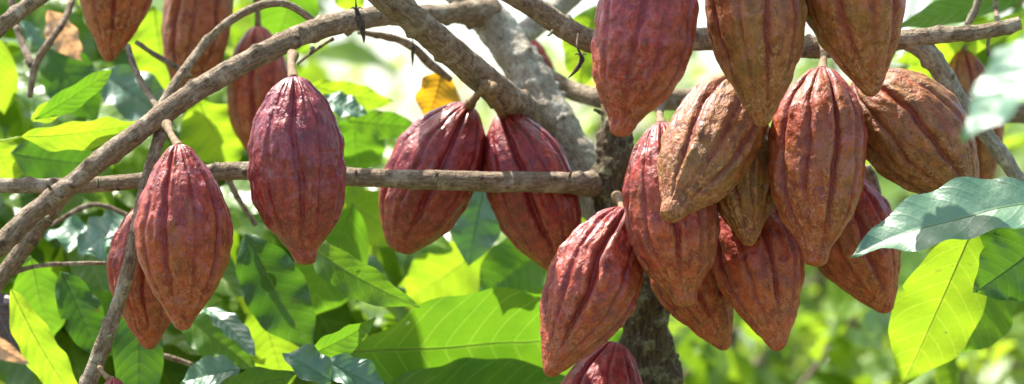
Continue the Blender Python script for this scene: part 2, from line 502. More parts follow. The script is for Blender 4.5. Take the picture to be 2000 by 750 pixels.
def make_pod(label, top, tip, width, shape='point', brown=0.4, shine=0.5, lilac=0.4, seed=1, spin=0.0, bend=0.0, rough=1.0,
             stalk=None, stalk_w=11, peak=0.0, depth=1.0):
    a, b = P(*top), P(*tip)
    L = (b - a).length
    R = width * K * (top[2] + tip[2]) / 2 / 2 / 0.985
    nt, nth = 190, 220
    u = np.linspace(0, 1, nt)
    t = 0.5 - 0.5 * np.cos(np.pi * u)
    t = 0.55 * t + 0.45 * u
    prof = PROFILES[shape]
    tw = t ** (1 + peak)
    r = pchip([p[0] for p in prof], [p[1] for p in prof], tw) * R
    th = np.linspace(0, 2 * np.pi, nth, endpoint=False)
    T, TH = np.meshgrid(t, th, indexing='ij')
    Rr = np.repeat(r[:, None], nth, 1)
    rr = random.Random(seed)
    base = np.stack([Rr * np.cos(TH), Rr * np.sin(TH), -T * L], -1).reshape(-1, 3)
    Tf, THf, Rf = T.ravel(), TH.ravel(), Rr.ravel()
    # furrows wander a little on their way down
    wob = 0.10 * vnoise(np.stack([np.cos(THf) * 1.4, np.sin(THf) * 1.4, Tf * 3.2], -1), seed) \
        + 0.035 * vnoise(np.stack([np.cos(THf) * 3, np.sin(THf) * 3, Tf * 11], -1), seed + 3)
    A = THf + wob + spin + 0.12 * (Tf - 0.5) * rr.uniform(-1, 1)
    deep = np.zeros_like(A)
    fur = np.zeros_like(A)
    crest = np.zeros_like(A)
    env = smooth(-0.03, 0.06, Tf) * (1 - 0.8 * smooth(0.72, 0.97, Tf))
    for k in range(10):
        c0 = 2 * np.pi * k / 10 + rr.uniform(-0.07, 0.07)
        dd = np.abs((A - c0 + np.pi) % (2 * np.pi) - np.pi)
        main = k % 2 == 0
        w = (0.068 if main else 0.05) * rr.uniform(0.85, 1.2)
        dep = (0.090 if main else 0.045) * rr.uniform(0.8, 1.2)
        g = np.exp(-(dd / w) ** 2)
        deep += dep * g + (0.042 if main else 0.008) * np.exp(-(dd / 0.26) ** 2)
        fur = np.maximum(fur, (1.0 if main else 0.6) * np.exp(-(dd / (w * 1.15)) ** 2))
        crest = np.maximum(crest, np.exp(-((dd - w * 2.6) / 0.075) ** 2) * (1.0 if main else 0.6))
    deep *= depth * env * (1 + 0.7 * (1 - smooth(0.0, 0.30, Tf)))
    # warty skin: lumps a bit longer across than along, and broken ridges by the furrows
    pr = base * np.array([105, 105, 62]) + seed * 7.7
    lump = fbm(pr, 3, seed + 11)
    n2 = vnoise(base * np.array([62, 62, 46]) + seed, seed + 21)
    ridged = 1 - np.abs(fbm(base * np.array([150, 150, 105]) + seed * 2.2, 2, seed + 31)) * 2.4
    wr = fbm(base * np.array([190, 190, 70]), 2, seed + 41)
    amp = 0.00085 * rough * (0.35 + 0.65 * smooth(0.0, 0.2, Tf)) * smooth(0.0, 0.3, Rf / R)
    disp = amp * (lump * 1.3 + n2 * 0.9 + 0.45 * np.clip(ridged, -0.5, 1) + wr * 0.5)
    disp += 0.0024 * rough * crest * env * (0.45 + 0.9 * np.clip(vnoise(base * np.array([40, 40, 75]) + 5 * seed, seed + 51), -0.6, 1))
    low = fbm(base * 14 + seed, 2, seed + 61) * 0.035 * R * 1.0
    newR = Rf * (1 - deep) + disp + low * smooth(0, 0.3, Rf / R)
    newR = np.maximum(newR, Rf * 0.3)
    bx = bend * L * 4 * Tf * (1 - Tf)
    # sideways bend is worked out in the picture's plane further down
    v = np.stack([newR * np.cos(THf) + bx, newR * np.sin(THf), -Tf * L], -1)
    furrow = np.clip(fur * env, 0, 1)
    scar = np.clip(crest * (0.35 + 0.65 * smooth(0.30, 0.65, Tf)) + 0.75 * smooth(0.55, 0.85, Tf) + 0.2 * np.clip(lump, 0, 1), 0, 1)
    faces = [f[::-1] for f in grid_faces(nt, nth, True)]
    zdir = (a - b).normalized()
    side = Vector((1, 0, 0)) - zdir * zdir.x
    side.normalize()
    yv = zdir.cross(side)
    rot = Matrix((side, yv, zdir)).transposed().to_quaternion()
    o = mesh_obj('cocoa_pod', v, [f[::-1] for f in faces], M['pod'], loc=a, rot=rot,
                 attrs=dict(furrow=furrow, along=Tf, wart=lump, scar=scar))
    o.color = (brown, shine, lilac, 1)
    tag(o, label, 'cocoa pod', 'ripe cocoa pods hanging on the tree')
    if stalk:
        pts = px_pts([(x, y, d, stalk_w * (2.1 if i == 0 else (1.15 if i == len(stalk) - 1 else 0.95))) for i, (x, y, d) in enumerate(stalk)])
        q = a + (b - a).normalized() * 0.004
        pts.append((q.x, q.y, q.z, stalk_w * K * top[2] * 0.85))
        tube('stalk', pts, M['stalk'], o, step=0.0012, nseg=16, rough=0.16, seed=seed)
    return o


PODS = [
 dict(label='brown red pod cut off by the top edge in the upper left corner', top=(243, -190, 2.74), tip=(212, 121, 2.74), width=150, brown=.75, shine=.15, lilac=.2, seed=1, spin=.2, rough=.8, peak=.1),
 dict(label='blurred brown pod crossed by the thin curved twig, second from the left at the top', top=(405, -125, 2.92), tip=(366, 200, 2.92), width=133, brown=.8, shine=.15, lilac=.3, seed=2, spin=.9, rough=.7, shape='blunt'),
 dict(label='dull red blurred pod half hidden behind the arching branch and the crimson pod', top=(504, 50, 2.95), tip=(505, 310, 2.95), width=122, brown=.65, shine=.15, lilac=.3, seed=3, spin=.4, rough=.6, shape='blunt',
      stalk=[(500, -20, 2.95), (503, 15, 2.95)], stalk_w=9),
 dict(label='orange red pod hung under the arching branch, right of the slanting side branch', top=(350, 280, 2.40), tip=(357, 646, 2.40), width=184, shape='point', brown=.42, shine=.45, lilac=.9, seed=4, spin=.55, peak=.14, depth=.75, bend=.012,
      stalk=[(326, 243, 2.47), (334, 262, 2.44)], stalk_w=12),
 dict(label='small red pod mostly hidden behind the slanting side branch and the orange red pod', top=(283, 395, 2.55), tip=(292, 683, 2.53), width=150, brown=.42, shine=.25, lilac=.15, seed=5, spin=.2, shape='point', peak=.06),
 dict(label='glossy crimson pod hanging alone from the arching branch in front of the level branch', top=(573, 148, 2.40), tip=(598, 518, 2.40), width=186, shape='nipple', brown=.02, shine=1.0, lilac=.7, seed=6, spin=.28, depth=.9, peak=.05, bend=-.012,
      stalk=[(572, 108, 2.47), (569, 128, 2.43)], stalk_w=13),
 dict(label='maroon pod leaning left behind the level branch, left one of the joined pair', top=(916, 204, 2.66), tip=(775, 492, 2.66), width=178, shape='blunt', brown=.12, shine=.8, lilac=.45, seed=7, spin=.1, rough=.8, bend=-.015,
      stalk=[(952, 168, 2.535), (940, 178, 2.55), (925, 194, 2.62)], stalk_w=15),
 dict(label='maroon pod leaning right behind the level branch, right one of the joined pair', top=(982, 219, 2.66), tip=(1098, 529, 2.66), width=170, shape='blunt', brown=.15, shine=.75, lilac=.4, seed=8, spin=.45, rough=.85, bend=.0, depth=1.25,
      stalk=[(958, 172, 2.535), (964, 192, 2.555), (974, 212, 2.62)], stalk_w=15),
 dict(label='small purple pod peeping out behind the thick grey limb below the top edge', top=(1015, 65, 3.05), tip=(1085, 255, 3.05), width=80, brown=.1, shine=.5, lilac=.6, seed=9, spin=.3, rough=.7),
 dict(label='large bright red pod cut off by the top edge, tip just above the trunk', top=(1282, -135, 2.33), tip=(1209, 267, 2.31), width=196, shape='nipple', brown=.22, shine=.45, lilac=.8, seed=10, spin=.5, depth=.75, rough=1.0, bend=.03),
 dict(label='brown pod cut off by the top edge, middle of the three top pods', top=(1445, -150, 2.34), tip=(1489, 249, 2.34), width=196, shape='point', brown=.85, shine=.2, lilac=.55, seed=11, spin=.15, depth=.8, rough=.9, bend=.03),
 dict(label='rusty brown pod cut off by the top edge, rightmost of the three top pods', top=(1622, -190, 2.36), tip=(1704, 189, 2.36), width=205, shape='point', brown=.8, shine=.2, lilac=.6, seed=12, spin=.8, depth=.6, rough=.7, bend=.015),
 dict(label='dusky red brown pod with a sunlit top in the centre of the right cluster', top=(1606, 133, 2.44), tip=(1593, 521, 2.40), width=188, shape='nipple', brown=.70, shine=.35, lilac=.8, seed=13, spin=.05, depth=1.2, peak=-.08, bend=-.01,
      stalk=[(1612, 80, 2.56), (1608, 112, 2.50)], stalk_w=13),
 dict(label='large olive brown pod leaning out to the right above the glossy leaf', top=(1674, 148, 2.48), tip=(1904, 408, 2.46), width=206, shape='point', brown=.95, shine=.2, lilac=.35, seed=14, spin=.3, rough=.95, bend=.035),
 dict(label='olive tan pod leaning down to the left across the cluster with sunlit flecks', top=(1452, 160, 2.46), tip=(1303, 428, 2.36), width=178, shape='nipple', brown=1.0, shine=.3, lilac=.15, seed=15, spin=.6, bend=.01, peak=-.12),
 dict(label='long orange brown pod hanging left in the cluster in front of the trunk', top=(1291, 238, 2.47), tip=(1341, 600, 2.44), width=180, shape='nipple', brown=.42, shine=.4, lilac=.3, seed=16, spin=.35, bend=-.015, peak=.08,
      stalk=[(1290, 195, 2.62), (1288, 222, 2.54)], stalk_w=13),
 dict(label='wine red pod leaning down to the left across the lower trunk', top=(1220, 408, 2.50), tip=(1070, 735, 2.44), width=180, shape='point', brown=.38, shine=.45, lilac=.6, seed=17, spin=.25, bend=.015, depth=1.2,
      stalk=[(1205, 385, 2.60), (1212, 398, 2.55)], stalk_w=12),
 dict(label='dark wine pod cut off by the bottom edge below the leaning pod', top=(1205, 668, 2.58), tip=(1110, 1010, 2.55), width=178, shape='point', brown=.25, shine=.4, lilac=.4, seed=18, spin=.9),
 dict(label='rough orange brown pod low in the cluster right beside the lower trunk', top=(1308, 395, 2.60), tip=(1419, 684, 2.56), width=160, shape='point', brown=.62, shine=.25, lilac=.1, seed=19, spin=.45, rough=1.3, bend=-.03),
 dict(label='broad red brown pod low in the middle of the cluster below the olive pods', top=(1425, 355, 2.54), tip=(1522, 685, 2.48), width=178, shape='point', brown=.50, shine=.35, lilac=.15, seed=20, spin=.15, rough=1.05, bend=.03),
 dict(label='short yellow green and orange pod wedged behind the olive tan pod', top=(1436, 200, 2.50), tip=(1464, 480, 2.44), width=152, shape='point', brown=.9, shine=.3, lilac=0, seed=25, spin=.7, rough=1.1),
 dict(label='red brown pod low on the right side of the cluster, tip over blurred greenery', top=(1596, 322, 2.56), tip=(1736, 611, 2.54), width=180, shape='point', brown=.55, shine=.3, lilac=.15, seed=22, spin=.25, rough=1.0, bend=.0),
 dict(label='blurred brown pod behind the forked branch at the right edge', top=(1880, 98, 2.95), tip=(1918, 398, 2.95), width=125, brown=.85, shine=.15, lilac=.2, seed=23, spin=.3, rough=.6,
      stalk=[(1888, 55, 2.95), (1883, 80, 2.95)], stalk_w=9),
 dict(label='top of a tiny pod at the bottom edge beside the slanting side branch', top=(221, 737, 2.44), tip=(230, 900, 2.44), width=75, brown=.3, shine=.3, lilac=.3, seed=24, spin=.3, rough=.5,
      stalk=[(192, 712, 2.47), (200, 726, 2.45), (210, 737, 2.44)], stalk_w=10),
]
for p in PODS: make_pod(**p)

# ---------------------------------------------------------------- the cocoa tree
tree = empty('cocoa_tree', P(1290, 1700, 2.66))
tag(tree, 'cocoa tree with grey brown bark whose trunk and crossing branches carry all the pods', 'tree')


def br(name, pts, mat, label=None, **kw):
    o = tube(name, px_pts(pts), M[mat], tree, **kw)
    if label: o['label'] = label
    return o


br('trunk', [(1300, 1700, 2.66, 150), (1300, 1100, 2.66, 120), (1288, 800, 2.66, 108), (1268, 700, 2.66, 104), (1258, 600, 2.66, 98), (1236, 520, 2.66, 92),
             (1206, 430, 2.66, 86), (1196, 360, 2.66, 92), (1200, 290, 2.66, 76), (1200, 240, 2.67, 64), (1198, 205, 2.68, 46)],
   'bark_trunk', 'dark mottled trunk with lichen', step=0.0025, nseg=48, rough=.2, seed=3, knots=16)
br('limb', [(1195, 450, 2.72, 66), (1165, 390, 2.74, 78), (1120, 300, 2.76, 84), (1070, 215, 2.78, 86), (1020, 130, 2.80, 84), (965, 50, 2.82, 80), (900, -30, 2.84, 86), (850, -120, 2.86, 90)],
   'bark_grey', 'thick grey limb with pale lichen', step=0.003, nseg=36, rough=.10, seed=4, knots=26)
br('branch', [(-60, 520, 2.49, 44), (0, 478, 2.49, 44), (60, 420, 2.50, 42), (140, 358, 2.50, 42), (240, 280, 2.50, 43), (330, 215, 2.51, 44), (420, 155, 2.52, 45), (500, 112, 2.53, 46),
              (580, 72, 2.56, 46), (660, 46, 2.60, 46), (740, 32, 2.66, 44), (830, 29, 2.73, 42), (895, 27, 2.78, 44), (930, 26, 2.80, 58), (955, 26, 2.82, 70)],
   'bark', 'long arching branch', step=0.0022, nseg=28, rough=.09, seed=5, knots=60)
br('branch', [(-60, 362, 2.56, 30), (0, 362, 2.56, 31), (100, 364, 2.56, 31), (200, 360, 2.56, 33), (300, 350, 2.56, 33), (400, 338, 2.56, 36), (470, 333, 2.56, 38), (560, 338, 2.56, 38),
              (680, 345, 2.56, 39), (800, 350, 2.56, 40), (920, 354, 2.57, 42), (1040, 356, 2.59, 44), (1110, 357, 2.61, 45), (1148, 359, 2.640, 52), (1170, 361, 2.665, 60), (1190, 363, 2.70, 58)],
   'bark', 'level branch running into the trunk', step=0.0022, nseg=26, rough=.06, seed=6, knots=40)
br('branch', [(700, -50, 2.44, 58), (760, 0, 2.46, 58), (820, 50, 2.49, 60), (880, 100, 2.53, 62), (945, 155, 2.58, 64), (1000, 200, 2.66, 66), (1042, 234, 2.73, 70), (1075, 275, 2.79, 62), (1100, 320, 2.82, 50)],
   'bark', 'straight slanting branch crossing the arching one', step=0.0025, nseg=28, rough=.06, seed=7, knots=26)
br('branch', [(960, -30, 2.52, 42), (1010, -5, 2.52, 44), (1090, 45, 2.54, 48), (1160, 82, 2.56, 50), (1260, 85, 2.58, 50), (1370, 76, 2.58, 48), (1480, 84, 2.58, 46), (1570, 92, 2.58, 46),
              (1660, 92, 2.57, 44), (1750, 80, 2.55, 42), (1830, 70, 2.54, 36), (1900, 64, 2.54, 32), (1960, 54, 2.54, 34), (1992, 45, 2.54, 30)],
   'bark', 'branch behind the tops of the cluster', step=0.0023, nseg=26, rough=.09, seed=8, knots=22)
br('branch', [(1775, 78, 2.55, 44), (1812, 105, 2.55, 44), (1845, 150, 2.56, 42), (1885, 210, 2.57, 36), (1940, 280, 2.58, 34), (1985, 345, 2.59, 32), (2040, 430, 2.60, 32)],
   'bark_grey', 'grey forked branch at the right edge', step=0.0022, nseg=24, rough=.12, seed=9, knots=12)
br('branch', [(1060, 145, 2.90, 40), (1120, 178, 2.88, 40), (1200, 196, 2.84, 44), (1300, 196, 2.84, 44), (1380, 190, 2.84, 40), (1480, 190, 2.84, 38), (1600, 195, 2.84, 38), (1720, 200, 2.84, 40),
              (1830, 208, 2.84, 42), (1920, 216, 2.84, 44), (2060, 226, 2.84, 44)],
   'bark', 'smooth level branch behind the cluster', step=0.003, nseg=22, rough=.07, seed=10, knots=8)
br('branch', [(1015, 70, 2.95, 50), (1060, 38, 2.97, 48), (1110, -5, 3.0, 48), (1150, -40, 3.0, 48)],
   'bark_grey', 'pale stub rising right of the grey limb', step=0.004, nseg=22, rough=.07, seed=11, knots=3)
br('branch', [(322, 238, 2.53, 34), (308, 280, 2.51, 27), (285, 360, 2.50, 27), (268, 440, 2.48, 28), (252, 520, 2.47, 30), (225, 610, 2.47, 31), (198, 680, 2.47, 33), (165, 765, 2.47, 36), (140, 820, 2.47, 36)],
   'bark', 'slanting side branch hanging from the arching branch', step=0.0022, nseg=24, rough=.07, seed=12, knots=14)
br('branch', [(150, 350, 2.60, 30), (110, 400, 2.60, 32), (70, 450, 2.60, 36), (20, 520, 2.60, 36), (-50, 600, 2.60, 38)],
   'bark', 'short branch dropping to the left edge', step=0.0025, nseg=24, rough=.07, seed=13, knots=5)
br('branch', [(-50, 110, 2.60, 30), (0, 55, 2.60, 32), (50, 15, 2.60, 34), (110, -30, 2.60, 34)],
   'bark', 'branch crossing the upper left corner', step=0.0025, nseg=24, rough=.06, seed=14, knots=5)
for i, (pp, lab) in enumerate([
    ([(625, 50, 2.62, 14), (560, 8, 2.60, 16), (500, 14, 2.60, 17), (440, 48, 2.58, 18), (390, 98, 2.58, 19), (345, 160, 2.55, 19), (310, 215, 2.53, 20)], 'curved twig looping over the arching branch'),
    ([(250, 90, 2.72, 11), (262, 130, 2.70, 12), (290, 185, 2.66, 13), (330, 235, 2.60, 14)], None),
    ([(265, 82, 2.74, 9), (300, 105, 2.74, 10), (350, 135, 2.74, 11), (372, 150, 2.74, 9)], None),
    ([(150, -20, 2.85, 12), (125, 40, 2.82, 13), (95, 85, 2.80, 14), (68, 130, 2.80, 16), (58, 190, 2.80, 12)], None),
    ([(20, -20, 2.85, 14), (35, 60, 2.83, 14), (62, 128, 2.80, 15)], None),
    ([(0, 545, 2.60, 9), (60, 522, 2.60, 9), (140, 515, 2.60, 8), (222, 514, 2.60, 8)], None),
    ([(700, 62, 2.72, 10), (770, 75, 2.74, 15), (810, 95, 2.76, 18), (840, 125, 2.78, 18), (880, 155, 2.80, 12)], None),
    ([(580, 125, 2.66, 5), (620, 95, 2.66, 6), (650, 75, 2.64, 7)], None),
    ([(440, 340, 2.75, 14), (470, 395, 2.75, 11), (500, 440, 2.75, 9)], None),
    ([(1690, 325, 2.62, 24), (1705, 360, 2.62, 26), (1712, 400, 2.62, 22)], None),
    ([(1935, 60, 2.54, 7), (1930, 85, 2.54, 6), (1931, 110, 2.54, 5)], None),
    ([(1915, -20, 2.70, 14), (1905, 20, 2.70, 14), (1888, 48, 2.70, 11)], None),
    ([(1945, -20, 2.70, 10), (1945, 15, 2.70, 10), (1950, 45, 2.65, 9)], None),
    ([(300, 690, 2.72, 9), (340, 700, 2.72, 10), (375, 712, 2.72, 9)], None),
    ([(250, 420, 2.80, 10), (180, 400, 2.80, 10), (100, 440, 2.80, 9)], None),
]):
    o = br('twig', pp, 'bark', lab, step=0.002, nseg=14, rough=.10, seed=30 + i, knots=4)
# stubs left by old flowers along the branches
for i, (x, y, d, dx, dy) in enumerate([(190, 350, 2.48, 2, 16), (62, 400, 2.55, 1, 12), (92, 424, 2.585, 8, 12), (280, 420, 2.46, 10, -8), (100, 372, 2.47, -8, -12), (610, 92, 2.53, -4, 14),
                                     (696, 348, 2.54, 0, -14), (850, 352, 2.54, 4, -14), (1110, 352, 2.55, 6, -16), (1178, 222, 2.655, -18, -8), (1080, 60, 2.50, -10, 10), (1842, 170, 2.54, -10, 8), (208, 660, 2.45, 12, -5)]):
    br('flower_stub', [(x, y, d, 9), (x + dx * .5, y + dy * .6, d - .002, 7), (x + dx, y + dy, d - .004, 5)], 'bark_trunk', step=0.001, nseg=12, rough=.4, seed=70 + i)


# ---------------------------------------------------------------- withered baby pods
def withered(label, pts, calyx):
    r = empty('withered_pod', P(*pts[0][:3]))
    tag(r, label, 'withered pod', 'withered baby pods')
    n = len(pts)
    tube('stalk', px_pts(pts[:3]), M['dry'], r, step=0.001, nseg=8, rough=.3, seed=int(pts[0][0]))
    tube('husk', px_pts(pts[2:]), M['dry'], r, step=0.001, nseg=16, rough=.4, seed=int(pts[0][1]) + 50)
    x, y, d = calyx
    for k in range(4):
        a = -1.2 + k * 0.8
        tube('sepal', px_pts([(x, y, d, 4), (x + 7 * math.sin(a), y - 3, d - .004 * math.cos(a), 3.4), (x + 13 * math.sin(a), y - 1 + 2 * k % 3, d - .008 * math.cos(a), 1)]), M['dry'], r, step=0.001, nseg=6, rough=.2, seed=k)


withered('dark spindle shaped withered pod hanging on the front of the arching branch',
         [(694, -12, 2.52, 3), (695, 5, 2.52, 3), (696, 18, 2.52, 6), (700, 35, 2.52, 15), (706, 55, 2.52, 16), (710, 72, 2.52, 10), (711, 84, 2.52, 2)], (696, 18, 2.52))
withered('tiny thin withered pod hanging below the arching branch',
         [(806, 50, 2.70, 2), (806, 75, 2.70, 2), (807, 92, 2.70, 4), (806, 105, 2.70, 9), (806, 118, 2.70, 7), (805, 131, 2.70, 1)], (808, 96, 2.70))
withered('curled brown withered pod dangling from the branch left of the bright red pod',
         [(1129, 66, 2.52, 5), (1127, 88, 2.50, 4), (1134, 107, 2.50, 6), (1136, 118, 2.50, 12), (1129, 132, 2.50, 13), (1119, 144, 2.50, 8), (1110, 152, 2.50, 2)], (1134, 108, 2.50))

# ---------------------------------------------------------------- leaves
LPX = [0, .02, .06, .13, .25, .38, .5, .62, .74, .83, .9, .945, .975, 1]
LPY = [.02, .12, .30, .55, .84, .97, 1, .94, .76, .53, .30, .16, .07, 0]


def leaf_arrays(L, W, bow=0.05, fold=0.12, wave=0.06, droop=0.0, seed=0, ns=44, nx=8, nv=9.5, side_bend=0.0, holes=(), twist=0.0):
    """blade along +Y, normal +Z, base at the origin; x is the width"""
    r = random.Random(seed)
    s = np.linspace(0, 1, ns)
    w = pchip(LPX, LPY, s) * W / 2
    xs = np.linspace(-1, 1, 2 * nx + 1)
    S, X = np.meshgrid(s, xs, indexing='ij')
    Wd = np.repeat(w[:, None], len(xs), 1)
    S, X, Wd = S.ravel(), X.ravel(), Wd.ravel()
    jag = 1 + 0.035 * vnoise(np.stack([S * 9, np.sign(X) * 3, S * 0 + seed], -1), seed)
    x = X * Wd * jag
    ax = np.abs(x)
    rel = np.abs(X)
    f1, p1, p2 = r.uniform(2.2, 4.2), r.uniform(0, 6), r.uniform(0, 6)
    z = bow * L * 4 * S * (1 - S) - droop * L * S ** 2
    z = z + fold * ax
    z = z + wave * W * rel ** 1.6 * (np.sin(S * f1 * 6.28 + np.where(X > 0, p1, p2)) + 0.4 * np.sin(S * 14 + p1 * 3 + X))
    z = z + 0.02 * W * vnoise(np.stack([x * 18, S * L * 18, S * 0 + seed], -1), seed + 5)
    ph = S * nv - rel * (Wd / (W / 2)) * 2.0 * (0.55 + 0.45 * rel)
    pp = np.abs(((ph + 0.5) % 1) - 0.5) * 2
    z = z + (0.006 if ns > 30 else 0) * W * np.sin(np.clip(pp, 0, 1) * 1.57) * np.clip(rel * 5, 0, 1)
    xo = x + side_bend * L * 4 * S * (1 - S)
    y = S * L
    if twist:
        an = twist * (S - 0.3)
        zc = z - (bow * L * 4 * S * (1 - S) - droop * L * S ** 2)
        xo = xo - x + x * np.cos(an) - zc * np.sin(an)
        z = z - zc + x * np.sin(an) + zc * np.cos(an)
    v = np.stack([xo, y, z], -1)
    faces = grid_faces(ns, len(xs), False)
    if holes:
        kept = []
        for f in faces:
            cs, cxx = np.mean(S[list(f)]), np.mean(x[list(f)])
            if any(((cs - hs) * L) ** 2 + (cxx - hx * W / 2) ** 2 < (hr * (1 + .25 * math.sin(9 * cs + 40 * cxx))) ** 2 for hs, hx, hr in holes): continue
            kept.append(f)
        faces = kept
    return v, faces, dict(vphase=ph, mid=rel * Wd / (W / 2) + 0.0), s


def leaf_frame(a, b, roll):
    """rotation whose Y runs a->b and whose Z faces the camera, then rolled about Y"""
    y = (b - a).normalized()
    view = (Vector((0, 0, CAMZ)) - (a + b) / 2).normalized()
    z = view - y * view.dot(y)
    z.normalize()
    x = y.cross(z)
    m = Matrix((x, y, z)).transposed()
    return m.to_quaternion() @ Matrix.Rotation(math.radians(roll), 3, 'Y').to_quaternion()


def make_leaf(label, base, tip, width, kind='mid', roll=0, bow=0.05, fold=0.12, wave=0.06, seed=0, stalk=None, group='large cocoa leaves around the pods', **kw):
    if kind in ('bright', 'mid') and tip[1] - base[1] > abs(tip[0] - base[0]):           # hangs away from us, back to the light
        tip = (tip[0], tip[1], tip[2] + (tip[1] - base[1]) * K * base[2] * 0.6)
    a, b = P(*base), P(*tip)
    L = (b - a).length
    W = width * K * (base[2] + tip[2]) / 2
    if kind == 'teal':                                   # upper side turned to the sky
        roll = abs(roll) * (-1 if tip[0] > base[0] else 1)
    if kind in ('bright', 'yellow') and abs(tip[0] - base[0]) > abs(tip[1] - base[1]):   # upper side turned to the sun behind
        k_ = max(abs(roll), 30)
        roll = k_ * (1 if tip[0] > base[0] else -1)
    q = leaf_frame(a, b, roll)
    fine = bool(kw.get('holes'))
    v, f, at, s = leaf_arrays(L, W, bow, fold, wave, seed=seed, ns=110 if fine else 64, nx=24 if fine else 12, **kw)
    o = mesh_obj('cocoa_leaf', v, f, M[kind], loc=a, rot=q, attrs=at)
    tag(o, label, 'leaf', group)
    nx2 = 2 * (24 if fine else 12) + 1
    c = v.reshape(-1, nx2, 3)[:, nx2 // 2, :]
    rows = c[::7]
    pts = []
    for i, p in enumerate(rows):
        wp = a + q @ Vector(p)
        pts.append((wp.x, wp.y, wp.z, max(0.00025, W * 0.007 * (1 - i / len(rows)) + 0.0002)))
    rib = 'rib_dark' if kind in ('dark', 'teal') else ('rib_brown' if kind in ('dead', 'straw') else 'rib')
    tube('midrib', pts, M[rib], o, step=0.004, nseg=8, rough=.02)
    if stalk:
        sp = [P(*t) for t in stalk]
        pts = [(p.x, p.y, p.z, W * 0.02 + 0.0008) for p in sp] + [(a.x, a.y, a.z, W * 0.018 + 0.0006)]
        tube('leaf_stalk', pts, M[rib], o, step=0.002, nseg=10, rough=.05)
    return o


